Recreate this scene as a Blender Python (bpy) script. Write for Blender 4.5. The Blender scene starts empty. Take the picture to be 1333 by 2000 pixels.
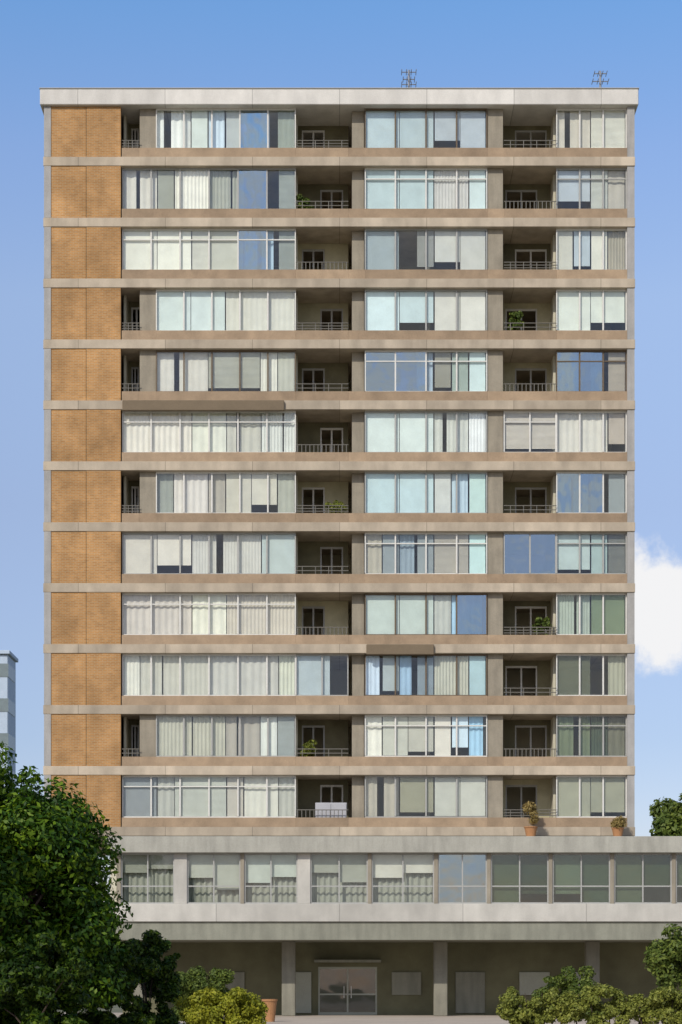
import bpy, bmesh, math, random
import numpy as np
from mathutils import Vector, Matrix

random.seed(7)
rng = np.random.default_rng(11)
S = bpy.context.scene
COL = S.collection

# ---------------------------------------------------------------- scale
PX = 41.0            # photo pixels per metre on the facade plane (y = 0)
D = 90.0             # camera distance from the facade plane
CAMZ = 1.6
HOR = 1920.0         # photo row of the horizon
def X(px, y=0.0):
    return (px - 666.5) / PX * (D + y) / D
def Z(py, y=0.0):
    return CAMZ + (HOR - py) / PX * (D + y) / D

# ---------------------------------------------------------------- helpers
def lin(c):
    c = c / 255.0
    return c / 12.92 if c <= 0.04045 else ((c + 0.055) / 1.055) ** 2.4
def hexlin(h):
    return tuple(lin(int(h[i:i + 2], 16)) for i in (0, 2, 4))

def tag(o, label=None, cat=None, group=None, kind=None):
    if label: o['label'] = label
    if cat: o['category'] = cat
    if group: o['group'] = group
    if kind: o['kind'] = kind
    return o

def empty(name, loc, label, cat, group=None):
    o = bpy.data.objects.new(name, None)
    o.empty_display_size = 0.5
    o.location = loc
    COL.objects.link(o)
    return tag(o, label, cat, group)

class MB:
    """collects shapes (world coordinates) and links them as ONE mesh object"""
    def __init__(self):
        self.bm = bmesh.new()
    def box(self, x0, x1, y0, y1, z0, z1, bev=0.0):
        vs = [self.bm.verts.new((x, y, z)) for x in (x0, x1) for y in (y0, y1) for z in (z0, z1)]
        f = [(0, 1, 3, 2), (4, 6, 7, 5), (0, 4, 5, 1), (2, 3, 7, 6), (0, 2, 6, 4), (1, 5, 7, 3)]
        fs = [self.bm.faces.new([vs[i] for i in q]) for q in f]
        if bev > 0:
            es = list({e for q in fs for e in q.edges})
            bmesh.ops.bevel(self.bm, geom=es, offset=bev, segments=1, affect='EDGES')
        return self
    def tube(self, p0, p1, r0, r1=None, n=8):
        r1 = r0 if r1 is None else r1
        p0, p1 = Vector(p0), Vector(p1)
        d = (p1 - p0).normalized()
        a = d.orthogonal().normalized(); b = d.cross(a)
        rings = []
        for p, r in ((p0, r0), (p1, r1)):
            rings.append([self.bm.verts.new(p + (a * math.cos(t) + b * math.sin(t)) * r)
                          for t in [2 * math.pi * i / n for i in range(n)]])
        for i in range(n):
            self.bm.faces.new([rings[0][i], rings[0][(i + 1) % n], rings[1][(i + 1) % n], rings[1][i]])
        self.bm.faces.new(rings[0][::-1]); self.bm.faces.new(rings[1])
        return self
    def limb(self, pts, rads, n=8):
        rings = []
        for i, p in enumerate(pts):
            q = pts[min(i + 1, len(pts) - 1)] - pts[max(i - 1, 0)]
            d = q.normalized()
            a = d.orthogonal().normalized(); b = d.cross(a)
            rings.append([self.bm.verts.new(p + (a * math.cos(t) + b * math.sin(t)) * rads[i])
                          for t in [2 * math.pi * k / n for k in range(n)]])
        for r0, r1 in zip(rings, rings[1:]):
            d0 = min(range(n), key=lambda s: (r1[s].co - r0[0].co).length)
            for k in range(n):
                self.bm.faces.new([r0[k], r0[(k + 1) % n], r1[(k + 1 + d0) % n], r1[(k + d0) % n]])
        self.bm.faces.new(rings[0][::-1]); self.bm.faces.new(rings[-1])
        return self
    def lathe(self, cx, cy, prof, n=16):
        rings = []
        for r, z in prof:
            rings.append([self.bm.verts.new((cx + r * math.cos(t), cy + r * math.sin(t), z))
                          for t in [2 * math.pi * i / n for i in range(n)]])
        for a, b in zip(rings, rings[1:]):
            for i in range(n):
                self.bm.faces.new([a[i], a[(i + 1) % n], b[(i + 1) % n], b[i]])
        self.bm.faces.new(rings[0][::-1]); self.bm.faces.new(rings[-1])
        return self
    def wave(self, x0, x1, y, z0, z1, amp, wl, ph=0.0):
        n = max(4, int((x1 - x0) / wl * 6))
        lo, hi = [], []
        for i in range(n + 1):
            x = x0 + (x1 - x0) * i / n
            yy = y + amp * math.sin(2 * math.pi * x / wl + ph + 0.8 * math.sin(3.1 * x + ph))
            lo.append(self.bm.verts.new((x, yy, z0))); hi.append(self.bm.verts.new((x, yy, z1)))
        for i in range(n):
            f = self.bm.faces.new([lo[i], lo[i + 1], hi[i + 1], hi[i]]); f.smooth = True
        return self
    def build(self, name, mat, parent=None, smooth=False):
        me = bpy.data.meshes.new(name)
        bmesh.ops.recalc_face_normals(self.bm, faces=self.bm.faces)
        if smooth:
            for f in self.bm.faces: f.smooth = True
        off = Vector((0, 0, 0))
        if parent:
            q = parent
            while q:
                off += q.location; q = q.parent
            bmesh.ops.translate(self.bm, vec=-off, verts=self.bm.verts)
        self.bm.to_mesh(me); self.bm.free()
        o = bpy.data.objects.new(name, me)
        me.materials.append(mat)
        COL.objects.link(o)
        if parent: o.parent = parent
        return o

# ---------------------------------------------------------------- materials
def new_mat(name):
    m = bpy.data.materials.new(name); m.use_nodes = True
    nt = m.node_tree; nt.nodes.clear()
    out = nt.nodes.new('ShaderNodeOutputMaterial')
    return m, nt, out
def N(nt, t, **kw):
    n = nt.nodes.new(t)
    for k, v in kw.items():
        if k in n.inputs: n.inputs[k].default_value = v
        else: setattr(n, k, v)
    return n

def rough_mat(name, col, rough=0.8, var=0.18, scale=1.3, streak=0.0, fine=0.08, bump=0.0, spec=0.3, objvar=0.0, joint=0.0, sx=3.0):
    """weathered mineral/painted surface: blotches, fine grain and (optionally) run-off streaks"""
    m, nt, out = new_mat(name)
    L = nt.links
    p = N(nt, 'ShaderNodeBsdfPrincipled', Roughness=rough)
    p.inputs['Specular IOR Level'].default_value = spec
    tc = N(nt, 'ShaderNodeTexCoord')
    n1 = N(nt, 'ShaderNodeTexNoise', Scale=scale, Detail=6.0, Roughness=0.6)
    n2 = N(nt, 'ShaderNodeTexNoise', Scale=28.0, Detail=3.0)
    L.new(tc.outputs['Object'], n1.inputs['Vector']); L.new(tc.outputs['Object'], n2.inputs['Vector'])
    r1 = N(nt, 'ShaderNodeMapRange'); r1.inputs[1].default_value = .3; r1.inputs[2].default_value = .7
    r1.inputs[3].default_value = 1 - var; r1.inputs[4].default_value = 1 + var * .5
    r2 = N(nt, 'ShaderNodeMapRange'); r2.inputs[1].default_value = .3; r2.inputs[2].default_value = .7
    r2.inputs[3].default_value = 1 - fine; r2.inputs[4].default_value = 1 + fine
    L.new(n1.outputs['Fac'], r1.inputs[0]); L.new(n2.outputs['Fac'], r2.inputs[0])
    mu = N(nt, 'ShaderNodeMath', operation='MULTIPLY'); L.new(r1.outputs[0], mu.inputs[0]); L.new(r2.outputs[0], mu.inputs[1])
    val = mu.outputs[0]
    if streak > 0:
        mp = N(nt, 'ShaderNodeMapping'); mp.inputs['Scale'].default_value = (sx, sx, 0.45)
        n3 = N(nt, 'ShaderNodeTexNoise', Scale=1.0, Detail=4.0)
        L.new(tc.outputs['Object'], mp.inputs['Vector']); L.new(mp.outputs[0], n3.inputs['Vector'])
        r3 = N(nt, 'ShaderNodeMapRange'); r3.inputs[1].default_value = .35; r3.inputs[2].default_value = .6
        r3.inputs[3].default_value = 1 - streak; r3.inputs[4].default_value = 1.0
        L.new(n3.outputs['Fac'], r3.inputs[0])
        m2 = N(nt, 'ShaderNodeMath', operation='MULTIPLY'); L.new(val, m2.inputs[0]); L.new(r3.outputs[0], m2.inputs[1])
        val = m2.outputs[0]
    if joint > 0:
        sj = N(nt, 'ShaderNodeSeparateXYZ'); L.new(tc.outputs['Object'], sj.inputs[0])
        dj = N(nt, 'ShaderNodeMath', operation='DIVIDE'); dj.inputs[1].default_value = joint; L.new(sj.outputs[0], dj.inputs[0])
        fj = N(nt, 'ShaderNodeMath', operation='FRACT'); L.new(dj.outputs[0], fj.inputs[0])
        cj = N(nt, 'ShaderNodeMath', operation='GREATER_THAN'); cj.inputs[1].default_value = .035 / joint; L.new(fj.outputs[0], cj.inputs[0])
        rj = N(nt, 'ShaderNodeMapRange'); rj.inputs[3].default_value = .62; rj.inputs[4].default_value = 1.0; L.new(cj.outputs[0], rj.inputs[0])
        fl = N(nt, 'ShaderNodeMath', operation='FLOOR'); L.new(dj.outputs[0], fl.inputs[0])
        oo = N(nt, 'ShaderNodeObjectInfo'); ao = N(nt, 'ShaderNodeMath', operation='MULTIPLY_ADD'); ao.inputs[1].default_value = 57.0
        L.new(oo.outputs['Random'], ao.inputs[0]); L.new(fl.outputs[0], ao.inputs[2])
        wn = N(nt, 'ShaderNodeTexWhiteNoise'); wn.noise_dimensions = '1D'; L.new(ao.outputs[0], wn.inputs['W'])
        rw = N(nt, 'ShaderNodeMapRange'); rw.inputs[3].default_value = .88; rw.inputs[4].default_value = 1.06; L.new(wn.outputs['Value'], rw.inputs[0])
        mj = N(nt, 'ShaderNodeMath', operation='MULTIPLY'); L.new(rj.outputs[0], mj.inputs[0]); L.new(rw.outputs[0], mj.inputs[1])
        mk = N(nt, 'ShaderNodeMath', operation='MULTIPLY'); L.new(val, mk.inputs[0]); L.new(mj.outputs[0], mk.inputs[1])
        val = mk.outputs[0]
    oi = N(nt, 'ShaderNodeObjectInfo')
    ro = N(nt, 'ShaderNodeMapRange'); ro.inputs[3].default_value = 1 - objvar; ro.inputs[4].default_value = 1 + objvar * .7
    L.new(oi.outputs['Random'], ro.inputs[0])
    m3 = N(nt, 'ShaderNodeMath', operation='MULTIPLY'); L.new(val, m3.inputs[0]); L.new(ro.outputs[0], m3.inputs[1])
    val = m3.outputs[0]
    mix = N(nt, 'ShaderNodeVectorMath', operation='SCALE')
    mix.inputs[0].default_value = col
    L.new(val, mix.inputs['Scale'])
    L.new(mix.outputs[0], p.inputs['Base Color'])
    if bump > 0:
        b = N(nt, 'ShaderNodeBump', Strength=bump, Distance=0.02)
        L.new(n2.outputs['Fac'], b.inputs['Height']); L.new(b.outputs[0], p.inputs['Normal'])
    L.new(p.outputs[0], out.inputs[0])
    return m

def brick_mat(name, c1, c2, mortar):
    m, nt, out = new_mat(name); L = nt.links
    p = N(nt, 'ShaderNodeBsdfPrincipled', Roughness=0.9); p.inputs['Specular IOR Level'].default_value = .2
    tc = N(nt, 'ShaderNodeTexCoord'); sp = N(nt, 'ShaderNodeSeparateXYZ'); cb = N(nt, 'ShaderNodeCombineXYZ')
    L.new(tc.outputs['Object'], sp.inputs[0])
    ad = N(nt, 'ShaderNodeMath', operation='ADD'); L.new(sp.outputs[0], ad.inputs[0]); L.new(sp.outputs[1], ad.inputs[1])
    L.new(ad.outputs[0], cb.inputs[0]); L.new(sp.outputs[2], cb.inputs[1])
    b = N(nt, 'ShaderNodeTexBrick', Scale=1.0)
    b.inputs['Color1'].default_value = (*c1, 1); b.inputs['Color2'].default_value = (*c2, 1); b.inputs['Mortar'].default_value = (*mortar, 1)
    b.inputs['Mortar Size'].default_value = 0.012; b.inputs['Brick Width'].default_value = .25; b.inputs['Row Height'].default_value = .078
    L.new(cb.outputs[0], b.inputs['Vector'])
    n = N(nt, 'ShaderNodeTexNoise', Scale=0.5, Detail=9.0, Roughness=.7)
    L.new(tc.outputs['Object'], n.inputs['Vector'])
    r = N(nt, 'ShaderNodeMapRange'); r.inputs[1].default_value = .3; r.inputs[2].default_value = .7; r.inputs[3].default_value = .70; r.inputs[4].default_value = 1.24
    L.new(n.outputs['Fac'], r.inputs[0])
    mp = N(nt, 'ShaderNodeMapping'); mp.inputs['Scale'].default_value = (1.1, 1.1, 0.5)
    n3 = N(nt, 'ShaderNodeTexNoise', Scale=1.0, Detail=4.0)
    L.new(tc.outputs['Object'], mp.inputs['Vector']); L.new(mp.outputs[0], n3.inputs['Vector'])
    r3 = N(nt, 'ShaderNodeMapRange'); r3.inputs[1].default_value = .35; r3.inputs[2].default_value = .6; r3.inputs[3].default_value = .84; r3.inputs[4].default_value = 1.04
    L.new(n3.outputs['Fac'], r3.inputs[0])
    mm = N(nt, 'ShaderNodeMath', operation='MULTIPLY'); L.new(r.outputs[0], mm.inputs[0]); L.new(r3.outputs[0], mm.inputs[1])
    v = N(nt, 'ShaderNodeVectorMath', operation='SCALE'); L.new(b.outputs['Color'], v.inputs[0]); L.new(mm.outputs[0], v.inputs['Scale'])
    L.new(v.outputs[0], p.inputs['Base Color']); L.new(p.outputs[0], out.inputs[0])
    return m

def glass_mat(name, tint, base_refl=0.04, refl_tint=(1, 1, 1), wob=0.012):
    m, nt, out = new_mat(name); L = nt.links
    tr = N(nt, 'ShaderNodeBsdfTransparent', Color=(*tint, 1))
    gl = N(nt, 'ShaderNodeBsdfAnisotropic', Roughness=0.03, Color=(*refl_tint, 1))
    fr = N(nt, 'ShaderNodeLayerWeight', Blend=.5)
    pw = N(nt, 'ShaderNodeMath', operation='POWER'); pw.inputs[1].default_value = 5.0; L.new(fr.outputs['Facing'], pw.inputs[0])
    ad = N(nt, 'ShaderNodeMath', operation='MULTIPLY_ADD'); ad.inputs[1].default_value = 1 - base_refl; ad.inputs[2].default_value = base_refl; ad.use_clamp = True
    tc = N(nt, 'ShaderNodeTexCoord'); n = N(nt, 'ShaderNodeTexNoise', Scale=0.7, Detail=2.0)
    L.new(tc.outputs['Object'], n.inputs['Vector'])
    b = N(nt, 'ShaderNodeBump', Strength=0.6, Distance=wob); L.new(n.outputs['Fac'], b.inputs['Height'])
    L.new(b.outputs[0], gl.inputs['Normal'])
    L.new(pw.outputs[0], ad.inputs[0])
    mx = N(nt, 'ShaderNodeMixShader'); L.new(ad.outputs[0], mx.inputs[0]); L.new(tr.outputs[0], mx.inputs[1]); L.new(gl.outputs[0], mx.inputs[2])
    L.new(mx.outputs[0], out.inputs[0])
    return m

_cloth = {}
def cloth_mat(col, kind):
    key = (kind,) + tuple(int(round(c / 5)) for c in col)
    if key not in _cloth:
        g_ = sum(col) / 3
        col = tuple(g_ + (v - g_) * .72 for v in col) if col[2] > col[0] + 4 else col
        c = tuple(min(0.86, lin(v) * 1.10) for v in col)
        m = rough_mat('cloth_%d' % len(_cloth), c, rough=.95, var=.10, scale=1.7, fine=.04, spec=.1)
        _cloth[key] = m
    return _cloth[key]

def leaf_mat(name, dark, mid, bright, trans=0.25, nscale=0.6):
    m, nt, out = new_mat(name); L = nt.links
    g = N(nt, 'ShaderNodeNewGeometry'); tc = N(nt, 'ShaderNodeTexCoord')
    n = N(nt, 'ShaderNodeTexNoise', Scale=nscale, Detail=3.0); L.new(tc.outputs['Object'], n.inputs['Vector'])
    a = N(nt, 'ShaderNodeMath', operation='MULTIPLY_ADD'); a.inputs[1].default_value = .45; L.new(g.outputs['Random Per Island'], a.inputs[0])
    s = N(nt, 'ShaderNodeMath', operation='MULTIPLY'); s.inputs[1].default_value = .62; L.new(n.outputs['Fac'], s.inputs[0]); L.new(s.outputs[0], a.inputs[2])
    r = N(nt, 'ShaderNodeValToRGB'); e = r.color_ramp.elements
    e[0].position = .15; e[0].color = (*dark, 1); e[1].position = .85; e[1].color = (*bright, 1)
    k = r.color_ramp.elements.new(.5); k.color = (*mid, 1)
    L.new(a.outputs[0], r.inputs[0])
    p = N(nt, 'ShaderNodeBsdfPrincipled', Roughness=.55); p.inputs['Specular IOR Level'].default_value = .25
    t = N(nt, 'ShaderNodeBsdfTranslucent')
    L.new(r.outputs[0], p.inputs['Base Color']); L.new(r.outputs[0], t.inputs['Color'])
    mx = N(nt, 'ShaderNodeMixShader'); mx.inputs[0].default_value = trans
    L.new(p.outputs[0], mx.inputs[1]); L.new(t.outputs[0], mx.inputs[2]); L.new(mx.outputs[0], out.inputs[0])
    return m

M = {}
M['fascia'] = rough_mat('painted_fascia', (.63, .605, .56), var=.10, streak=.14, scale=.5, joint=4.15, sx=1.4)
M['slab'] = rough_mat('concrete_slab', (.48, .405, .31), var=.22, streak=.20, objvar=.10, scale=.6, joint=4.15, sx=1.6)
M['parapet'] = rough_mat('tan_render', (.36, .262, .172), var=.2, streak=.14, objvar=.16, sx=1.2)
M['pier'] = rough_mat('grey_brown_concrete', (.30, .265, .205), var=.16, streak=.18)
M['edge'] = rough_mat('grey_edge_render', (.36, .35, .335), var=.14, streak=.14)
M['brick'] = brick_mat('orange_brick', (.46, .235, .084), (.36, .178, .062), (.39, .29, .17))
M['room'] = rough_mat('room_wall', (.55, .52, .40), var=.1)
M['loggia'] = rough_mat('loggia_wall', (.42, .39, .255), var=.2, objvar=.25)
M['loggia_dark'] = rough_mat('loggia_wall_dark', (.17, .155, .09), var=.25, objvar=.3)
M['frame_white'] = rough_mat('white_frame', (.62, .61, .57), rough=.5, var=.06)
M['frame_alu'] = rough_mat('aluminium_frame', (.36, .36, .34), rough=.4, var=.06)
M['frame_brown'] = rough_mat('brown_frame', (.13, .095, .06), rough=.5, var=.1)
M['glass'] = glass_mat('clear_glass', (.965, .985, .98), .035)
M['film'] = glass_mat('reflective_film_glass', (.52, .60, .62), .30, (.80, .90, .95), .06)
M['darkglass'] = glass_mat('dark_glass', (.84, .87, .83), .06)
M['pod_light'] = rough_mat('podium_render', (.52, .50, .45), var=.16, streak=.16, scale=.5, joint=5.8, sx=1.3)
M['pod_roof'] = rough_mat('podium_roof_edge', (.38, .37, .32), var=.14, streak=.18, scale=.6)
M['pod_dark'] = rough_mat('podium_beam', (.25, .25, .20), var=.14, streak=.18, scale=.6)
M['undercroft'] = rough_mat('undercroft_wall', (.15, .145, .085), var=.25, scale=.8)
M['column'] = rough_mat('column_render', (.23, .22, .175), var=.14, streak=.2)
M['rail'] = rough_mat('rail_metal', (.16, .15, .13), rough=.45, var=.1)
M['awning'] = rough_mat('awning_cloth', (.17, .13, .085), var=.1)
M['mast'] = rough_mat('mast_steel', (.22, .24, .28), rough=.4, var=.1)
M['bark'] = rough_mat('bark', (.075, .055, .04), var=.35, scale=4.0, bump=.5)
M['paving'] = rough_mat('paving', (.46, .39, .32), var=.16, scale=.5)
M['terracotta'] = rough_mat('terracotta', (.40, .20, .09), var=.15)
M['soil'] = rough_mat('soil', (.17, .16, .085), var=.4, scale=.3)
M['cabinet'] = rough_mat('cabinet', (.40, .40, .42), var=.06)
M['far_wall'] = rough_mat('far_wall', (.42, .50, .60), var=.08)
M['far_glass'] = rough_mat('far_window', (.17, .21, .22), rough=.3, var=.1)
M['door_metal'] = rough_mat('door_metal', (.34, .35, .29), rough=.5, var=.08)

# ---------------------------------------------------------------- the tower
tower = empty('apartment_tower', (X(663), 7.0, 0.0),
              'twelve storey apartment tower with orange brick end, glazed balconies and a pale podium', 'building')
XL, XR = X(85), X(1241)
DEPTH = 14.0
NF = 12
PITCH = 119.0 / PX
def slab_top(k): return Z(306 + 119 * k)       # slab UNDER storey k (k = 0 is the top storey)
def slab_bot(k): return Z(323.5 + 119 * k)
ROOF_BOT = Z(207); ROOF_TOP = Z(176.5)
def ceil_z(k): return ROOF_BOT if k == 0 else slab_bot(k - 1)

# roof slab with its pale fascia, a little proud of the storeys below
MB().box(XL - .14, XR + .14, -.15, DEPTH + .3, ROOF_BOT, ROOF_TOP, .03).build('roof_slab', M['fascia'], tower)
MB().box(XL - .17, XR + .17, -.18, DEPTH + .34, ROOF_TOP, ROOF_TOP + .06, .02).build('roof_coping', M['frame_alu'], tower)
# floor slabs (the lowest sits on the podium)
for k in range(NF):
    MB().box(XL, XR, 0.0, DEPTH, slab_bot(k), slab_top(k), .012).build('floor_slab', M['slab'], tower)

# brick end panel and the two end walls
fin = MB()
for k in range(NF):
    fin.box(XL + .03, X(100), -.0 + .012, .3, slab_top(k), ceil_z(k), .01)
fin.build('corner_fin', M['edge'], tower)
bw = MB()
for k in range(NF):
    bw.box(X(100), X(168), .05, .32, slab_top(k), ceil_z(k))
    bw.box(X(168) + .025, X(236), .03, .32, slab_top(k), ceil_z(k))
    bw.box(XL + .02, XL + .30, .32, DEPTH - .3, slab_top(k), ceil_z(k))
bw.build('brick_wall', M['brick'], tower)
ew = MB()
for k in range(NF):
    ew.box(X(1226), XR - .02, .05, DEPTH - .3, slab_top(k), ceil_z(k))
ew.build('end_wall', M['edge'], tower)
bk = MB()
for k in range(NF):
    bk.box(XL + .30, X(1226), DEPTH - .6, DEPTH - .3, slab_top(k), ceil_z(k))
bk.build('rear_wall', M['pier'], tower)
# core wall behind the rooms and cross walls between the flats
cw = MB()
for k in range(NF):
    z0, z1 = slab_top(k), ceil_z(k)
    cw.box(X(238), X(1224), 5.0, 5.2, z0, z1)
    for px in (240, 412, 578, 714, 840, 950, 1088):
        cw.box(X(px) - .06, X(px) + .06, 1.0, 5.0, z0, z1)
cw.build('partition_wall', M['room'], tower)
# piers
for a, b in ((688, 712), (954, 984)):
    pr = MB()
    for k in range(NF):
        pr.box(X(a), X(b), .55 if a < 700 else .3, 1.3, slab_top(k), ceil_z(k), .01)
    pr.build('pier', M['pier'], tower)

# colours seen in each bay's glass, sky reflections included, storey by storey, one entry per 34 photo pixels
LB = [
 '5c5a46 a8a594 f0ebe0 e6dfd2 ccd2cc 96a8b8 b4b8b8 92a4b8 809cc0 90968c',
 'd0cac0 ccc6bc 9c9c90 e8e0d4 e8e0d0 a4a498 8c8c80 90a0b0 7ca4c4 a4a8a0',
 'dedacc d4cec2 ccc8bc ccc8bc dedacc b8b6aa b8b6aa 94a4b0 7490a8 9ca098',
 '50482f 908878 c4ccc8 d8d0c4 dcd4c8 d8d0c4 d0ccc0 c4c8c8 e4e2d8 d0d0c0',
 '504634 908678 d4c8bc d4c8bc bcbaae b8b6a8 b8b6a8 b8b6a8 dcd8cc b8b6a8',
 'dcd4c8 c8c0b4 e4e0d8 dcdacc dcdacc d4d4c8 c0bcb0 a8a8b0 d0d0ca c4c4b8',
 '504630 80786a 989a90 d4ccc4 c8c0b4 aca498 c8c2b4 bab4ac b8b8b8 a8a89c',
 'd2cabe ccc6ba dcd2c4 dcd2c4 c8c4bc d4ccc0 ccc4b8 c0bcb0 acb8b4 a8aca4',
 'c8beb4 c0b6aa c4bcb0 d4ccc0 e0dccc d0c8b8 c8beb0 d0c8bc b8ccc8 bcbcb0',
 'dcd8cc c0bcb0 ccccc0 c4bcb0 d0d0c4 c0bcb4 c4beb0 c8c0b4 ccccbc c8c8b8',
 '545040 706e60 b8b4a4 c4c0b0 acb0aa b0a898 aca498 b4aca0 d8d8d0 acb0ac',
 '84888a 94908a b0aea4 ccccc0 c0ccc4 c8c8bc b4aca0 d0ccc0 c8d4d0 b0b0a4']
CB = [
 'b4c4c8 b0c4c4 a0c4c8 a8b8c0 b0b8c0 a0b0bc b8c8c8',
 'b8ccd0 b8ccd0 a8c8cc c0c4c4 c4c0bc c8c4c0 c8d8d8',
 '9caab0 9caab4 8898ac a0a09c c0beb8 b4c4c4 b0c4c0',
 'c4d8dc c0d8dc b4d0d0 c4ccd0 d4d0c8 d8d4cc dcdcd4',
 '6480a8 6480a4 48709c 708498 888478 98a49c c8dcdc',
 'd0d8d4 d4d8d8 d0d8d8 c8c8c0 c8c8c0 c8ccc4 f0ece4',
 'bcd4d8 bcd4d4 b4d4d4 b8c8c8 c0c0bc 8098a8 b4d0c8',
 'b0a898 90989a 5a6c7a 8c9498 bcb4a8 b4c0b8 b8d8d4',
 'c4ccc4 c0c8c0 b4c4bc b8bcb4 b8b8b0 6c98bc 7ca0b4',
 '90a4ba aeb8b8 6488a8 8896a0 b8b2a8 b0bcc0 a4c4cc',
 'e4e0d4 b8b4a8 b8b8a8 c0c0b0 d4ccc0 c0d4e4 6898b8',
 'b0a89a b0a89a 989480 a8a498 bcbab0 bccac4 b4cac8']
RB = [
 'c4bcb0 bcbcb4 e0dcd0 dcd8c8', 'a8b0b8 b4bcb4 ccccc4 b8b0a4', 'c8c4b8 a8b4bc d8d4c8 a49c8c',
 'd4d6cc d4d6cc d4d6cc d0c4b4', '94a8b0 7c94ac 5c7890 b8ac9c', 'd4c8c0 d4ccc4 bcb8b4 b8aca0',
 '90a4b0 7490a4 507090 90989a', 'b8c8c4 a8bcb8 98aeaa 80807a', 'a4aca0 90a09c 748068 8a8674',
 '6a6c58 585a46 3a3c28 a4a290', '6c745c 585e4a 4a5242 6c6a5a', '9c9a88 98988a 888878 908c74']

def rgb(h): return tuple(int(h[i:i + 2], 16) for i in (0, 2, 4))
def classify(c):
    lum = .3 * c[0] + .59 * c[1] + .11 * c[2]
    if c[2] - c[0] > 24 and c[0] < 152: return 'film'
    if lum < 118: return 'cloth' if (c[1] >= c[0] - 2 and c[1] > c[2] + 6 and lum > 62) else 'dark'  # dark greenish glass tones are drawn as cloth of that colour
    return 'cloth'

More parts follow.
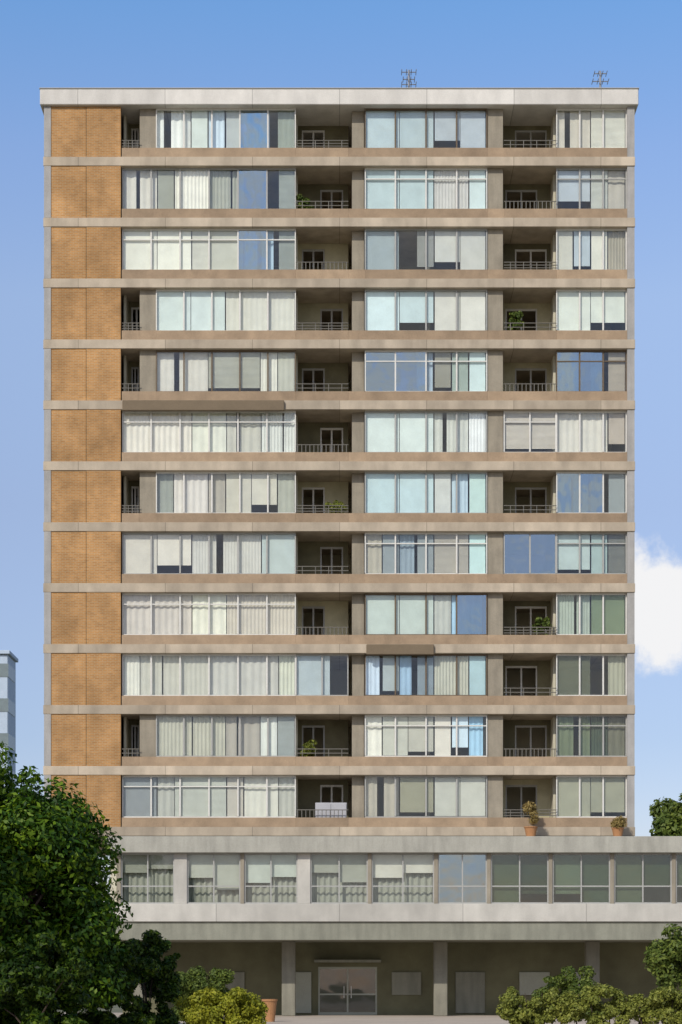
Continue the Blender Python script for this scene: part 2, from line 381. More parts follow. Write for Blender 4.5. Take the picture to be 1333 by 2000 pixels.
WY = .27             # the glazing line behind the slab edges
def glazing(k, a, b, cells, sash, frame):
    """one glazed balcony front: frame mesh with its panes, curtains and blinds as children"""
    z0 = slab_top(k) + .45; z1 = ceil_z(k)
    x0, x1 = X(a), X(b)
    fr = MB()
    fr.box(x0, x1, WY - .02, WY + .08, z0, z0 + .07)
    fr.box(x0, x1, WY - .02, WY + .08, z1 - .08, z1)
    n = max(1, round((x1 - x0) / sash)); w = (x1 - x0) / n
    for i in range(n + 1):
        xm = x0 + w * i; t = .035 if 0 < i < n else .05
        lo = x0 if i == 0 else xm - t
        hi = x1 if i == n else xm + t
        fr.box(lo, hi, WY - .04, WY + .075, z0 + .07, z1 - .08)
    if (k * 7 + int(a)) % 3 == 0:
        for i in range(n):       # a fanlight rail on some flats
            fr.box(x0 + w * i + .035 + (.015 if i == 0 else 0), x0 + w * (i + 1) - .035 - (.015 if i == n - 1 else 0), WY - .01, WY + .06, z1 - .55, z1 - .50)
    w_o = fr.build('window', M[frame], tower)
    cs = [rgb(h) for h in cells]
    # panes: clear glass in one mesh, film-coated stretches in another
    cur, curk = None, None
    for i in range(n):
        pxa, pxb = a + (b - a) * i / n, a + (b - a) * (i + 1) / n
        mid = [c for j, c in enumerate(cs) if pxa - 6 < a + 34 * (j + .5) < pxb + 6]
        isf = bool(mid) and sum(classify(c) == 'film' for c in mid) > len(mid) * .5
        if cur and isf != curk:
            cur.build('tinted_pane' if curk else 'pane', M['film' if curk else 'glass'], w_o); cur = None
        if cur is None: cur, curk = MB(), isf
        xa, xb = x0 + w * i + .03, x0 + w * (i + 1) - .03
        yj = WY + .02 + random.uniform(-.006, .006)
        nv = len(cur.bm.verts)
        cur.box(xa, xb, yj, yj + .012, z0 + .06, z1 - .07)
        cur.bm.verts.ensure_lookup_table()                # every sash hangs a touch out of true
        ctr = Vector(((xa + xb) / 2, yj, (z0 + z1) / 2))
        bmesh.ops.rotate(cur.bm, cent=ctr, verts=cur.bm.verts[nv:], matrix=Matrix.Rotation(random.uniform(-.011, .011), 3, 'X') @ Matrix.Rotation(random.uniform(-.018, .018), 3, 'Z'))
    cur.build('tinted_pane' if curk else 'pane', M['film' if curk else 'glass'], w_o)
    # curtains / blinds: runs of similar colour
    runs = []
    for j, c in enumerate(cs):
        t = classify(c)
        if runs and runs[-1][0] == t and max(abs(p - q) for p, q in zip(runs[-1][3], c)) < 26 and runs[-1][2] - runs[-1][1] < 4:
            runs[-1][2] = j + 1
        else:
            runs.append([t, j, j + 1, c])
    for t, j0, j1, c in runs:
        xa, xb = X(a + 34 * j0) + .02, X(min(b, a + 34 * j1)) - .02
        zz0, zz1 = z0 - .02, z1 - .03
        if t == 'dark':
            continue
        if t == 'film':
            if random.random() < .65:
                c2 = tuple(min(235, v + 50) for v in c)  # sky-reflection blue of the pane, lightened, put into the cloth colour
                MB().wave(xa, xb - random.uniform(0, .35) * (xb - xa), WY + .2, zz0, zz1, .02, .24, 1.0).build('curtain', cloth_mat(c2, 'c'), w_o)
            continue
        warm = c[0] >= c[2] - 2
        u = random.random()
        if warm and u < .58:
            g = MB(); wl = random.uniform(.13, .42); am = random.uniform(.008, .026); yy = WY + .14 + random.uniform(0, .06)
            if xb - xa > 1.5 and random.random() < .45:          # a pair not quite drawn together
                gap = random.uniform(.05, .35); xm = xa + (xb - xa) * random.uniform(.3, .7)
                MB().wave(xa, xm - gap / 2, yy, zz0, zz1, am, wl, 1.0).build('curtain', cloth_mat(c, 'c'), w_o)
                g.wave(xm + gap / 2, xb, yy + .02, zz0, zz1, am, wl, 3.0)
            else:
                g.wave(xa, xb, yy, zz0, zz1, am, wl, random.uniform(0, 6))
            g.build('curtain', cloth_mat(c, 'c'), w_o)
        elif warm and u < .78 and xb - xa < 2.9:
            g = MB(); lowz = zz0 + random.choice((0, 0, 0, .3)); z = zz1 - .06
            g.box(xa, xb, WY + .10, WY + .15, zz1 - .05, zz1)
            while z > lowz:
                g.box(xa, xb, WY + .105, WY + .145, z - .028, z - .02); g.box(xa, xb, WY + .105, WY + .115, z - .02, z + .012); z -= .055
            g.build('venetian_blind', cloth_mat(c, 'b'), w_o)
        else:
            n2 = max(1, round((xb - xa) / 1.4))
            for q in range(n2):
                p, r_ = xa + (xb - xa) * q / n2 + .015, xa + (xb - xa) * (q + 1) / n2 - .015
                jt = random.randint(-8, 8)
                MB().box(p, r_, WY + .11, WY + .125, zz0 + random.choice((0, 0, 0, 0, .12, .3, .5)), zz1).build('blind_or_reflection', cloth_mat(tuple(max(0, min(255, v + jt)) for v in c), 'b'), w_o)
    return w_o

def parapet(k, a, b, deep):
    z0 = slab_top(k)
    if deep:
        MB().box(X(a), X(b), .05, WY + .12, z0, z0 + .45, .01).build('parapet', M['parapet'], tower)
    else:
        p = MB().box(X(a), X(b), .05, .19, z0, z0 + .45, .01).build('parapet', M['parapet'], tower)
        r = MB()
        for h in ((.62, .82), (.82,), (.55, .68, .82))[(k + int(a) // 100) % 3]:
            r.tube((X(a), .12, z0 + h), (X(b), .12, z0 + h), .022, n=6)
        nb = (4, 13, 4)[(k + int(a) // 100) % 3]
        for i in range(nb):
            x = X(a + (b - a) * (i + .5) / nb)
            r.tube((x, .12, z0 + .44), (x, .12, z0 + .83), .018, n=6)
        r.build('handrail', M['rail'], p)

def loggia(k, a, b, depth, wallmat, side=0):
    """an open balcony: back wall with a glazed door, set deep behind the parapet"""
    z0, z1 = slab_top(k), ceil_z(k)
    xa, xb = X(a), X(b)
    w = MB()
    dw = min(1.55, (xb - xa) * .62) * (1.0 if (k + side) % 2 else .72); dx = xa + (.25 if side == 0 else xb - xa - dw - .25)
    dz = z0 + 2.22
    w.box(xa, dx, depth, depth + .2, z0, z1)
    w.box(dx + dw, xb, depth, depth + .2, z0, z1)
    w.box(dx, dx + dw, depth, depth + .2, dz, z1)
    lw = w.build('loggia_wall', wallmat, tower)
    d = MB()
    for u0, u1, v0, v1 in ((0, .07, 0, 2.22), (dw - .07, dw, 0, 2.22), (.07, dw - .07, 2.12, 2.22), (.07, dw - .07, 0, .12), (dw * .5 - .04, dw * .5 + .04, .12, 2.12)):
        d.box(dx + u0, dx + u1, depth + .04, depth + .1, z0 + v0, z0 + v1)
    do = d.build('balcony_door', M['frame_white' if (k + side) % 3 == 0 else 'frame_alu'], lw)
    return do

frames = ['frame_white', 'frame_alu', 'frame_white', 'frame_brown', 'frame_white', 'frame_alu']
def pick(k, s): return frames[(k * 5 + s * 3 + k // 3) % 6]
OPEN_CORNER = {0, 3, 4, 6, 10}
for k in range(NF):
    lc, cc, rc = LB[k].split(), CB[k].split(), RB[k].split()
    # left bay
    if k in OPEN_CORNER:
        parapet(k, 238, 272, False)
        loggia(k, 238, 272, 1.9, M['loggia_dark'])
        s = MB().box(X(272), X(304), .30, 1.9, slab_top(k), ceil_z(k), .01).build('side_wall', M['pier'], tower)
        parapet(k, 304, 578, True)
        MB().box(X(272), X(304), .06, .29, slab_top(k), slab_top(k) + .45).build('parapet', M['parapet'], tower)
        glazing(k, 304, 578, lc[2:], 1.36, pick(k, 0))
    else:
        parapet(k, 238, 578, True)
        glazing(k, 238, 578, lc, 1.36, pick(k, 0))
    # first loggia
    if k == 9:
        parapet(k, 578, 681, True)
        glazing(k, 578, 681, ['a8b4b8', 'a0aeb4', '3c341e'], 1.2, 'frame_alu')
    else:
        parapet(k, 578, 681, False)
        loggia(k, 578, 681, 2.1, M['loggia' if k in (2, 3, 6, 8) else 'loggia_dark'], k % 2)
    # centre bay
    parapet(k, 713, 953, True)
    glazing(k, 713, 953, cc, 1.45, pick(k, 1))
    MB().box(X(681), X(713), .06, .19, slab_top(k), slab_top(k) + .45).build('parapet', M['parapet'], tower)
    MB().box(X(953), X(985), .06, .19, slab_top(k), slab_top(k) + .45).build('parapet', M['parapet'], tower)
    # second loggia
    if k == 5:
        parapet(k, 985, 1088, True); glazing(k, 985, 1088, ['d0c6ba', 'd0c8bc', 'b8b0a4'], 1.2, 'frame_white')
    elif k == 7:
        parapet(k, 985, 1088, True); glazing(k, 985, 1088, ['708494', '708496', '8090a0'], 1.2, 'frame_alu')
    else:
        parapet(k, 985, 1088, False)
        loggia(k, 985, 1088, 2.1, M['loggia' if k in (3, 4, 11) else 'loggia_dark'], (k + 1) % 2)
    # right bay
    parapet(k, 1088, 1226, True)
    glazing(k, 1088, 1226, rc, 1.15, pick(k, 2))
# awnings rolled up under two slabs
for a, b, k in ((240, 556, 4), (716, 848, 8)):
    zt = slab_top(k)
    MB().box(X(a), X(b), -.16, -.012, slab_bot(k) - .1, zt - .03, .03).build('rolled_awning', M['awning'], tower)

# ---- podium -------------------------------------------------------
PY = -1.2
PL, PR = X(214, PY), 24.0
def pz(py): return Z(py, PY)
MB().box(PL - .15, PR, PY - .25, DEPTH + 1, pz(1666), pz(1634), .02).build('podium_roof', M['pod_roof'], tower)
MB().box(PL, PR, PY + .02, PY + .35, pz(1800), pz(1765), .015).build('podium_parapet', M['pod_light'], tower)
MB().box(PL + .1, PR, PY + .14, DEPTH + .8, pz(1836), pz(1800) - .003, .015).build('podium_beam', M['pod_dark'], tower)
pe = MB(); pe.box(PL, PL + .3, PY + .36, DEPTH, pz(1799), pz(1667)); pe.box(PL, PR, DEPTH - .2, DEPTH + .1, pz(1799), pz(1667))
pe.box(PL + .3, PR, 6.5, 6.7, pz(1799), pz(1667))
pe.build('podium_wall', M['room'], tower)
posts = [238, 357, 476, 595, 722, 850, 952, 1071, 1190, 1309, 1428]
for i, p in enumerate(posts):
    wide = .30 if p in (357, 595) else .09
    MB().box(X(p) - wide, X(p) + wide, PY + .12, PY + .42, pz(1764.9), pz(1666), .01).build('podium_post', M['pod_light'] if p in (357, 595) else M['pier'], tower)
topcol = ['8c8c80', 'a8a89c', 'b4b8ae', '9a9a8e', 'c4c0b4', None, None, None, None, None, None]
for i in range(len(posts) - 1):
    a, b = posts[i], posts[i + 1]
    wa = .30 if a in (357, 595) else .09; wb = .30 if b in (357, 595) else .09
    x0, x1 = X(a) + wa, X(b) - wb
    z0, z1 = pz(1764.9), pz(1666)
    f = MB(); y0 = PY + .2
    f.box(x0, x1, y0, y0 + .08, z0, z0 + .07); f.box(x0, x1, y0, y0 + .08, z1 - .07, z1)
    xm = (x0 + x1) / 2
    for xx in (x0, xm - .03, x1 - .06):
        f.box(xx, xx + .06, y0 - .01, y0 + .075, z0 + .07, z1 - .07)
    f.box(x0 + .06, xm - .03, y0 + .005, y0 + .06, z0 + .8, z0 + .86)
    f.box(xm + .03, x1 - .06, y0 + .005, y0 + .06, z0 + .8, z0 + .86)
    wo = f.build('podium_window', M['frame_alu'], tower)
    kind = 'film' if i == 5 else ('darkglass' if i > 5 else 'glass')
    MB().box(x0 + .03, x1 - .03, y0 + .03, y0 + .042, z0 + .05, z1 - .05).build('pane', M[kind], wo)
    if i > 5:  # tree reflections in the right-hand panes, painted as green sheets behind them
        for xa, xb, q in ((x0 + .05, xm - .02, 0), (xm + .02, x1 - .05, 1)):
            tree_reflection = [(90, 100, 80), (70, 82, 62), (112, 124, 106), (60, 72, 56), (98, 106, 86), (76, 90, 72)][(i * 2 + q * 3) % 6]
            MB().box(xa, xb, y0 + .2, y0 + .22, z0 + (z1 - z0) * [0, .35, 0, .2][(i + q) % 4], z1 - .02).build('blind_or_reflection', cloth_mat(tree_reflection, 'b'), wo)
    if topcol[i]:
        c = rgb(topcol[i])
        h = (z1 - z0) * (.38 + .1 * (i % 3))
        MB().box(x0 + .05, xm - .02, y0 + .2, y0 + .22, z1 - h, z1 - .02).build('blind_or_reflection', cloth_mat(c, 'b'), wo)
        MB().box(xm + .02, x1 - .05, y0 + .2, y0 + .22, z1 - h * (1.5 if i % 2 else .8), z1 - .02).build('blind_or_reflection', cloth_mat(c, 'b'), wo)
        MB().wave(x0, x1, y0 + .45, z0, z1, .05, .3, i).build('curtain', cloth_mat((150, 150, 138), 'c'), wo)
# columns and undercroft
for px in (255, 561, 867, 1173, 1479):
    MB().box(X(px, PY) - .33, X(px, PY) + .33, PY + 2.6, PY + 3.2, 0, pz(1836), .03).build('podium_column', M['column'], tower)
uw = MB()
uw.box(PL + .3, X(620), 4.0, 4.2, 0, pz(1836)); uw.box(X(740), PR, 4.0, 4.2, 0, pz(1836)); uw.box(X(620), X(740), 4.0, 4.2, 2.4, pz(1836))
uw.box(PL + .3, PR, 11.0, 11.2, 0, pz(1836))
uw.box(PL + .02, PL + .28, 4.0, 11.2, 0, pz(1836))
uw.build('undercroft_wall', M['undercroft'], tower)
ld = MB()
for x0, x1 in ((X(620), X(620) + .08), (X(680) - .04, X(680) + .04), (X(740) - .08, X(740))):
    ld.box(x0, x1, 4.02, 4.12, 0, 2.4)
for x0, x1 in ((X(620) + .08, X(680) - .04), (X(680) + .04, X(740) - .08)):
    ld.box(x0, x1, 4.03, 4.1, 2.3, 2.4); ld.box(x0, x1, 4.03, 4.1, 0, .15); ld.box(x0, x1, 4.03, 4.1, 1.0, 1.08)
lo = ld.build('entrance_door', M['door_metal'], tower)
MB().box(X(620) + .05, X(740) - .05, 4.06, 4.072, .1, 2.32).build('pane', M['darkglass'], lo)
hd = MB()
for q in (-.18, .18):
    hd.tube((X(680) + q, 3.97, .85), (X(680) + q, 3.97, 1.45), .02, n=8)
    for h in (.9, 1.4): hd.tube((X(680) + q, 3.97, h), (X(680) + q, 4.025, h), .014, n=6)
hd.build('handle', M['frame_white'], lo)
MB().box(X(612), X(748), 3.35, 3.995, 2.62, 2.76, .02).build('door_canopy', M['pod_dark'], tower)
for a, b in ((400, 470), (560, 606), (900, 960), (1030, 1092), (1120, 1180), (770, 830)):
    MB().box(X(a), X(b), 3.9, 3.997, .1 if a in (560, 900) else 1.0, 2.15, .02).build('service_door' if a in (560, 900) else 'louvre', M['door_metal'] if a in (1030, 560) else M['frame_alu'] if a == 1120 else M['pod_dark'], tower)

# ---------------------------------------------------------------- roof antennas
def antenna(px, top, arms, label):
    y = 2.2
    x = X(px, y); zt = Z(top, y)
    r = empty('roof_antenna', (x, y, ROOF_TOP), label, 'antenna', 'antennas on the tower roof')
    MB().tube((x, y, ROOF_TOP), (x, y, zt), .07, .05, n=8).build('mast', M['mast'], r)
    m = MB()
    for dz, hw in arms:
        m.tube((x - hw, y, zt - dz), (x + hw, y, zt - dz), .025, n=6)
        for s in (-1, -.33, .33, 1):
            m.tube((x + s * hw, y - .3, zt - dz), (x + s * hw, y + .3, zt - dz), .018, n=6)
    m.build('aerial', M['mast'], r)
    MB().lathe(x, y, [(.28, ROOF_TOP + .001), (.28, ROOF_TOP + .12), (.12, ROOF_TOP + .2)]).build('foot', M['pier'], r)
antenna(799, 137, ((.1, .35), (.45, .28), (.7, .35)), 'taller roof antenna with three cross arms above the middle bay')
antenna(1173, 139, ((.12, .3), (.5, .38)), 'roof antenna with two cross arms near the right roof corner')

# ---------------------------------------------------------------- foliage
def leaf_mesh(name, centers, radii, counts, size, mat, parent, squash=.8, updir=.35):
    P, Nn = [], []
    for c, r, n in zip(centers, radii, counts):
        d = rng.normal(size=(n, 3)); d /= np.linalg.norm(d, axis=1)[:, None]
        rad = r * rng.uniform(.25, 1.0, size=n) ** .5
        off = d * rad[:, None]; off[:, 2] *= squash
        P.append(np.array(c)[None] + off)
        nn = d + rng.normal(scale=.55, size=(n, 3)); nn[:, 2] += updir
        Nn.append(nn)
    P = np.concatenate(P); Nn = np.concatenate(Nn)
    Nn /= np.linalg.norm(Nn, axis=1)[:, None]
    n = len(P)
    t = np.cross(Nn, rng.normal(size=(n, 3))); t /= np.linalg.norm(t, axis=1)[:, None] + 1e-9
    b = np.cross(Nn, t)
    s = size * rng.uniform(.6, 1.35, size=(n, 1))
    droop = Nn * s * .18
    v = np.stack([P - t * s, P + b * s * .48 + droop * .0, P + t * s - droop, P - b * s * .48], 1).reshape(-1, 3)
    if parent:
        off = np.array(parent.location); v = v - off
    me = bpy.data.meshes.new(name)
    me.vertices.add(n * 4); me.vertices.foreach_set('co', v.astype(np.float32).ravel())
    me.loops.add(n * 4); me.loops.foreach_set('vertex_index', np.arange(n * 4, dtype=np.int32))
    me.polygons.add(n); me.polygons.foreach_set('loop_start', np.arange(0, n * 4, 4, dtype=np.int32))
    try: me.polygons.foreach_set('loop_total', np.full(n, 4, dtype=np.int32))
    except Exception: pass
    me.update(calc_edges=True); me.validate()
    me.materials.append(mat)
    o = bpy.data.objects.new(name, me); COL.objects.link(o)
    if parent: o.parent = parent
    return o

def crown_clumps(c, rx, ry, rz, n, rmin, rmax, low=-1.0):
    cs, rs = [], []
    while len(cs) < n:
        d = Vector(rng.normal(size=3)).normalized()
        if d.z < low: continue
        f = rng.uniform(.35, 1.0) ** .6
        if rng.random() < .10: f *= 1.12
        f *= .84 + .20 * math.sin(3 * d.x + 2 * d.z) * math.cos(4 * d.y + 1.7 * d.z)
        r = rng.uniform(rmin, rmax)
        cs.append((c[0] + d.x * rx * f, c[1] + d.y * ry * f, c[2] + d.z * rz * f)); rs.append(r)
    return cs, rs

def make_tree(name, base, height, crown_c, rx, ry, rz, nclump, rmin, rmax, per, size, mat, label, cat, trunk_r, group=None, low=-1.0):
    root = empty(name, base, label, cat, group)
    cs, rs = crown_clumps(crown_c, rx, ry, rz, nclump, rmin, rmax, low)
    t = MB(); b0 = Vector(base)
    top = Vector((crown_c[0], crown_c[1], crown_c[2] + rz * .45))
    pts = [b0.lerp(top, i / 5) + Vector((random.uniform(-.15, .15), random.uniform(-.15, .15), 0)) * (i > 0) for i in range(6)]
    t.limb(pts, [trunk_r * (1 - .13 * i) * (1.35 if i == 0 else 1) for i in range(6)], 10)
    for c in cs[::3]:
        e = Vector(c); s = pts[1].lerp(pts[4], random.random())
        m = s.lerp(e, .5) + Vector((0, 0, -.12 * (e - s).length))
        t.limb([s, m, e], [trunk_r * .4, trunk_r * .24, trunk_r * .07], 6)
    t.build('trunk', M['bark'], root, smooth=True)
    leaf_mesh('crown', cs, rs, [int(per * (r / rmax) ** 2) for r in rs], size, mat, root)
    return root

LM = {
 'dark': leaf_mat('leaf_dark', (.007, .024, .001), (.030, .085, .003), (.19, .29, .012)),
 'deep': leaf_mat('leaf_deep', (.004, .014, .001), (.016, .045, .002), (.11, .17, .008)),
 'mid': leaf_mat('leaf_mid', (.035, .06, .010), (.085, .125, .022), (.19, .23, .04)),
 'yellow': leaf_mat('leaf_yellow', (.10, .115, .008), (.24, .26, .02), (.38, .36, .03), nscale=1.5),
 'hedge': leaf_mat('leaf_hedge', (.06, .078, .012), (.17, .195, .033), (.29, .30, .055), nscale=1.2),
 'dry': leaf_mat('leaf_dry', (.16, .12, .04), (.28, .21, .07), (.38, .28, .11)),
}
def at(px, py, y): return (X(px, y), y, Z(py, y))

# big dark tree in front, left
ty = -26.0
c = at(0, 1768, ty)
make_tree('broadleaf_tree', (c[0] - .3, ty, 0), 10, c, 4.4, 4.0, 5.5, 210, .4, 1.35, 1000, .115, LM['dark'],
          'large dark green tree filling the lower left corner before the brick end', 'tree', .32)
make_tree('broadleaf_tree', (-18.5, -37.0, 0), 15, (-18.5, -37.0, 11.2), 4.4, 4.4, 3.9, 130, .7, 1.3, 520, .18, LM['dark'],  # unseen tree, added to shade the lower part of the large one
          'added dark tree, unseen beyond the left edge, shading the large tree next to it', 'tree', .34)
# trees behind the podium and at the right edge
c = at(1368, 1618, 72.0)
make_tree('broadleaf_tree', (c[0], 72, 0), 18, (c[0], 72, c[2] - .6), 5.2, 4.4, 4.4, 90, .9, 1.5, 420, .26, LM['mid'],
          'olive green treetop showing above the podium roof at the right', 'tree', .38)
c = at(1335, 1872, -14.0)
make_tree('broadleaf_tree', (c[0] + .6, -14, 0), 4, c, 1.5, 1.4, 1.35, 34, .4, .65, 330, .11, LM['mid'],
          'small dark tree standing at the right edge under the podium', 'tree', .12)

def make_shrub(px, ptop, y, rx, ry, n, per, size, mat, label, cat='shrub', name='shrub', group=None):
    x = X(px, y); zt = Z(ptop, y)
    root = empty(name, (x, y, 0), label, cat, group)
    cs, rs = crown_clumps((x, y, zt * .52), rx, ry, zt * .46, n, .16, .46)
    for i in range(n // 4):      # low growth reaching the soil
        cs.append((x + random.uniform(-.8, .8) * rx, y + random.uniform(-.8, .8) * ry, random.uniform(.12, .4))); rs.append(.34)
    n = len(cs)
    cs = [(a, b, max(.1, z)) for a, b, z in cs]
    leaf_mesh('foliage', cs, rs, [int(per * 1.5 * (r / .4) ** 1.6) for r in rs], size * .8, mat, root)
    t = MB()
    for i in range(5):
        e = Vector(cs[i * 2 % len(cs)])
        t.limb([Vector((x + (i - 2) * .06, y, 0)), Vector((x, y, 0)).lerp(e, .5) + Vector((0, 0, .1)), e], [.035, .025, .01], 5)
    t.build('stem', M['bark'], root)
    return root

# darker shrubs below the big tree
make_shrub(60, 1815, -30, 2.3, 1.4, 60, 230, .12, LM['deep'], 'wide dark shrub below the big tree at the left edge')
make_shrub(205, 1805, -24, 2.0, 1.4, 60, 230, .12, LM['deep'], 'dark green shrub right of the big tree trunk')
make_shrub(290, 1812, -19, 1.5, 1.1, 50, 220, .11, LM['deep'], 'dark upright shrub beside the yellow green bush')
make_shrub(395, 1872, -10, 1.7, 1.0, 34, 200, .10, LM['mid'], 'olive shrub growing behind the yellow green bush')
# yellow-green bush
make_shrub(440, 1930, -23, 1.75, 1.1, 56, 230, .085, LM['yellow'], 'low yellow green bush in front of the pilotis', 'bush', 'bush')
# right-hand shrubs and hedge
make_shrub(1110, 1876, -6, 1.9, .9, 36, 190, .10, LM['mid'], 'olive shrub under the podium left of the small tree')
def hedge(pxa, pxb, ptop, y, label):
    xa, xb = X(pxa, y), X(pxb, y); zt = Z(ptop, y)
    root = empty('hedge', ((xa + xb) / 2, y, 0), label, 'hedge')
    n = int((xb - xa) / .3) * 5
    cs = [(random.uniform(xa, xb), y + random.uniform(-.5, .5), random.uniform(.15, zt - .1) * (.82 + .24 * math.sin(i * 1.7))) for i in range(n)]
    leaf_mesh('foliage', cs, [random.uniform(.16, .42) for _ in cs], [260] * n, .07, LM['hedge'], root)
    t = MB()
    for i in range(int((xb - xa) / .6)):
        x = xa + .3 + .6 * i
        t.limb([Vector((x, y, 0)), Vector((x + random.uniform(-.1, .1), y, zt * .5)), Vector((x + random.uniform(-.2, .2), y, zt * .85))], [.03, .02, .008], 5)
    t.build('stem', M['bark'], root)
hedge(985, 1420, 1928, -20, 'green clipped hedge along the lower right edge')

# terracotta pot and terrace planters
def planter(px, pb, pt, y, rad, label, zbase, hpot, leaf, grp=None):
    x = X(px, y)
    r = empty('plant_pot', (x, y, zbase), label, 'plant pot', grp)
    MB().lathe(x, y, [(rad * .7, zbase + .002), (rad, zbase + hpot), (rad * 1.1, zbase + hpot), (rad * 1.1, zbase + hpot * 1.1), (rad * .9, zbase + hpot * 1.1), (rad * .85, zbase + hpot)], 18).build('pot', M['terracotta'], r, smooth=False)
    if leaf:
        zt = Z(pt, y)
        cs = [(x + random.uniform(-.2, .2), y + random.uniform(-.2, .2), zbase + hpot + random.uniform(.1, max(.15, zt - zbase - hpot))) for _ in range(10)]
        leaf_mesh('foliage', cs, [.25] * 10, [90] * 10, .07, leaf, r)
planter(527, 1972, 1936, -12, .3, 'terracotta pot standing right of the yellow green bush', 0, .85, None)
POD_TOP = pz(1634)
planter(1037, 1634, 1572, -.75, .3, 'terracotta pot with tall dry plant on the podium roof before the second loggia', POD_TOP, .45, LM['dry'])
planter(1207, 1634, 1600, -.75, .28, 'terracotta pot with short dry plant on the podium roof near the right corner', POD_TOP, .4, LM['dry'])
def loggia_plant(k, px, h, mat, label, spread=.3):
    x = X(px); z = slab_top(k); y = .55
    r = empty('potted_plant', (x, y, z), label, 'plant', 'potted plants in the open loggias')
    MB().lathe(x, y, [(.15, z + .003), (.21, z + .36), (.23, z + .36), (.23, z + .40), (.18, z + .40)], 14).build('pot', M['terracotta'], r)
    cs = [(x + random.uniform(-1, 1) * spread, y + random.uniform(-.2, .2), z + random.uniform(.5, h)) for _ in range(16)]
    leaf_mesh('foliage', cs, [random.uniform(.12, .26) for _ in cs], [70] * 16, .08, mat, r)
loggia_plant(1, 596, 1.25, LM['mid'], 'green potted plant in the left open loggia, second storey from the top')
loggia_plant(3, 1010, 1.45, LM['mid'], 'tall green potted plant in the right open loggia, fourth storey from the top', .22)
loggia_plant(6, 655, 1.1, LM['hedge'], 'light green potted plant in the left open loggia, seventh storey from the top', .4)
loggia_plant(8, 1060, 1.3, LM['mid'], 'green potted plant in the right open loggia, fourth storey above the podium')
loggia_plant(10, 600, 1.2, LM['hedge'], 'light green potted plant in the left open loggia, second storey above the podium')
# grey cabinet on the lowest left loggia
cz = slab_top(11)
cb = empty('storage_cabinet', (X(648), .7, cz), 'pale grey balcony cabinet in the lowest open loggia', 'cabinet')
MB().box(X(616), X(678), .45, .9, cz + .02, cz + 1.2, .02).build('body', M['cabinet'], cb)
d = MB()
for a, b in ((617.5, 646.2), (647.8, 676.5)):
    d.box(X(a), X(b), .42, .447, cz + .08, cz + 1.14, .004)
d.build('door', M['cabinet'], cb)

# ---------------------------------------------------------------- far building at the left edge
fy = 160.0
fb = empty('distant_tower_block', (X(-60, fy), fy + 6, 0), 'distant pale blue tower block at the far left edge', 'building')
fx0, fx1 = X(-160, fy), X(16, fy)
zt = Z(1278, fy)
MB().box(fx0, fx1, fy, fy + 6, 0, zt, .1).build('wall', M['far_wall'], fb)
MB().box(fx0 - .3, fx1 + .3, fy - .4, fy + 6.4, zt, zt + .5, .05).build('roof', M['far_wall'], fb)
for py in range(1296, 1900, 68):
    MB().box(fx0 + .5, fx1 + .06, fy - .06, fy + 5.0, Z(py + 26, fy), Z(py, fy)).build('window', M['far_glass'], fb)

# ---------------------------------------------------------------- ground
def sheet(name, x0, x1, y0, y1, z, mat):
    b = MB(); vs = [b.bm.verts.new(p) for p in ((x0, y0, z), (x1, y0, z), (x1, y1, z), (x0, y1, z))]; b.bm.faces.new(vs)
    return tag(b.build(name, mat), kind='structure')
sheet('ground', -1500, 1500, -400, 2500, 0, M['soil'])
sheet('pavement', -26, 26, -70, 12, .004, M['paving'])

# ---------------------------------------------------------------- light, sky, camera
SUN_EL, SUN_AZ = math.radians(36), math.radians(30)    # azimuth measured to the left of the camera axis, behind it
sd = Vector((-math.sin(SUN_AZ) * math.cos(SUN_EL), -math.cos(SUN_AZ) * math.cos(SUN_EL), math.sin(SUN_EL)))
sl = bpy.data.lights.new('sun', 'SUN'); sl.energy = 3.2; sl.angle = math.radians(.5); sl.color = (1, .93, .83)
so = bpy.data.objects.new('sun', sl); COL.objects.link(so)
so.rotation_euler = (-sd).to_track_quat('-Z', 'Y').to_euler()

W = bpy.data.worlds.new('World'); S.world = W; W.use_nodes = True
nt = W.node_tree; nt.nodes.clear(); L = nt.links
out = nt.nodes.new('ShaderNodeOutputWorld'); bg = nt.nodes.new('ShaderNodeBackground'); bg.inputs[1].default_value = .11
sky = nt.nodes.new('ShaderNodeTexSky'); sky.sky_type = 'NISHITA'; sky.sun_disc = False
sky.sun_elevation = SUN_EL; sky.sun_rotation = math.atan2(sd.x, sd.y); sky.air_density = 1.0; sky.dust_density = .6; sky.ozone_density = 2.0
tc = nt.nodes.new('ShaderNodeTexCoord'); sp = nt.nodes.new('ShaderNodeSeparateXYZ'); L.new(tc.outputs['Generated'], sp.inputs[0])
def mth(op, a, b=None, c=None, clamp=False):
    n = nt.nodes.new('ShaderNodeMath'); n.operation = op; n.use_clamp = clamp
    for i, v in enumerate((a, b, c)):
        if v is None: continue
        if isinstance(v, (int, float)): n.inputs[i].default_value = v
        else: L.new(v, n.inputs[i])
    return n.outputs[0]
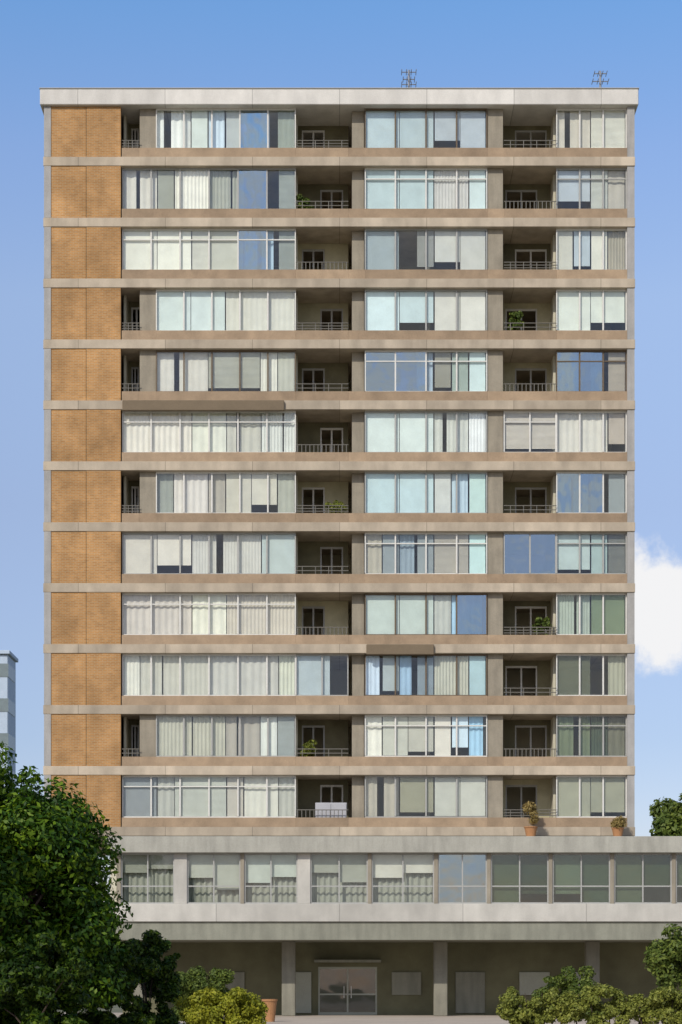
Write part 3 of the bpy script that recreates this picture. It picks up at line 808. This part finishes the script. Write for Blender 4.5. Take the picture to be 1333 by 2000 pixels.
# a cumulus low in the sky beyond the tower's right side (fixed by compass direction)
yy = mth('MAXIMUM', sp.outputs[1], .02)
u = mth('DIVIDE', sp.outputs[0], yy); v = mth('DIVIDE', sp.outputs[2], yy)
eu = mth('POWER', mth('ABSOLUTE', mth('DIVIDE', mth('SUBTRACT', u, .164), .030)), 2.0)
ev = mth('POWER', mth('ABSOLUTE', mth('DIVIDE', mth('SUBTRACT', v, .199), .034)), 2.0)
no = nt.nodes.new('ShaderNodeTexNoise'); no.inputs['Scale'].default_value = 42.0; no.inputs['Detail'].default_value = 8.0; no.inputs['Roughness'].default_value = .6
L.new(tc.outputs['Generated'], no.inputs['Vector'])
dens = mth('ADD', mth('SUBTRACT', 1.0, mth('ADD', eu, ev)), mth('MULTIPLY', mth('SUBTRACT', no.outputs['Fac'], .5), 2.6))
fac = nt.nodes.new('ShaderNodeMapRange'); fac.interpolation_type = 'SMOOTHSTEP'
L.new(dens, fac.inputs[0]); fac.inputs[1].default_value = -.25; fac.inputs[2].default_value = .55
front = mth('GREATER_THAN', sp.outputs[1], .05)
n2 = nt.nodes.new('ShaderNodeTexNoise'); n2.inputs['Scale'].default_value = 13.0; n2.inputs['Detail'].default_value = 7.0; n2.inputs['Roughness'].default_value = .55
L.new(tc.outputs['Generated'], n2.inputs['Vector'])
f2 = nt.nodes.new('ShaderNodeMapRange'); f2.interpolation_type = 'SMOOTHSTEP'; f2.inputs[1].default_value = .42; f2.inputs[2].default_value = .60; f2.inputs[4].default_value = .8
L.new(n2.outputs['Fac'], f2.inputs[0])
rear = mth('MULTIPLY', f2.outputs[0], mth('LESS_THAN', sp.outputs[1], -.4))  # unseen clouds added behind the camera for the panes to reflect
mixf = mth('ADD', mth('MULTIPLY', fac.outputs[0], front), rear, clamp=True)
tint = nt.nodes.new('ShaderNodeMix'); tint.data_type = 'RGBA'; tint.blend_type = 'MULTIPLY'; tint.inputs[0].default_value = 1.0
L.new(sky.outputs[0], tint.inputs[6]); 
rp = nt.nodes.new('ShaderNodeValToRGB'); el = rp.color_ramp.elements
SC = 2.0
stops = [(.0, (1.0, .86, 1.0)), (.126, (1.02, .93, 1.03)), (.242, (1.42, 1.21, 1.22)), (.337, (1.86, 1.62, 1.56)), (.40, (1.70, 1.65, 1.75)), (.46, (1.30, 1.66, 1.90)), (.7, (1.25, 1.3, 1.3))]
el[0].position = stops[0][0]; el[0].color = (*[q / SC for q in stops[0][1]], 1)
el[1].position = stops[-1][0]; el[1].color = (*[q / SC for q in stops[-1][1]], 1)
for p_, c_ in stops[1:-1]:
    e_ = el.new(p_); e_.color = (*[q / SC for q in c_], 1)
L.new(sp.outputs[2], rp.inputs[0])
sc2 = nt.nodes.new('ShaderNodeVectorMath'); sc2.operation = 'SCALE'; sc2.inputs['Scale'].default_value = SC
L.new(rp.outputs[0], sc2.inputs[0]); L.new(sc2.outputs[0], tint.inputs[7])
SKYTINT = tint
mx = nt.nodes.new('ShaderNodeMix'); mx.data_type = 'RGBA'
L.new(mixf, mx.inputs[0]); L.new(tint.outputs[2], mx.inputs[6]); mx.inputs[7].default_value = (8.2, 8.2, 8.3, 1)
L.new(mx.outputs[2], bg.inputs[0]); L.new(bg.outputs[0], out.inputs[0])

cam = bpy.data.cameras.new('camera'); co = bpy.data.objects.new('camera', cam); COL.objects.link(co)
co.location = (0, -D, CAMZ); co.rotation_euler = (math.radians(90), 0, 0)
cam.sensor_width = 36; cam.lens = 36 * D / (2000 / PX); cam.shift_y = (HOR - 1000) / 2000; cam.clip_end = 6000
S.camera = co
S.view_settings.view_transform = 'Standard'; S.view_settings.look = 'None'
S.view_settings.exposure = 0.0; S.view_settings.gamma = 1.0
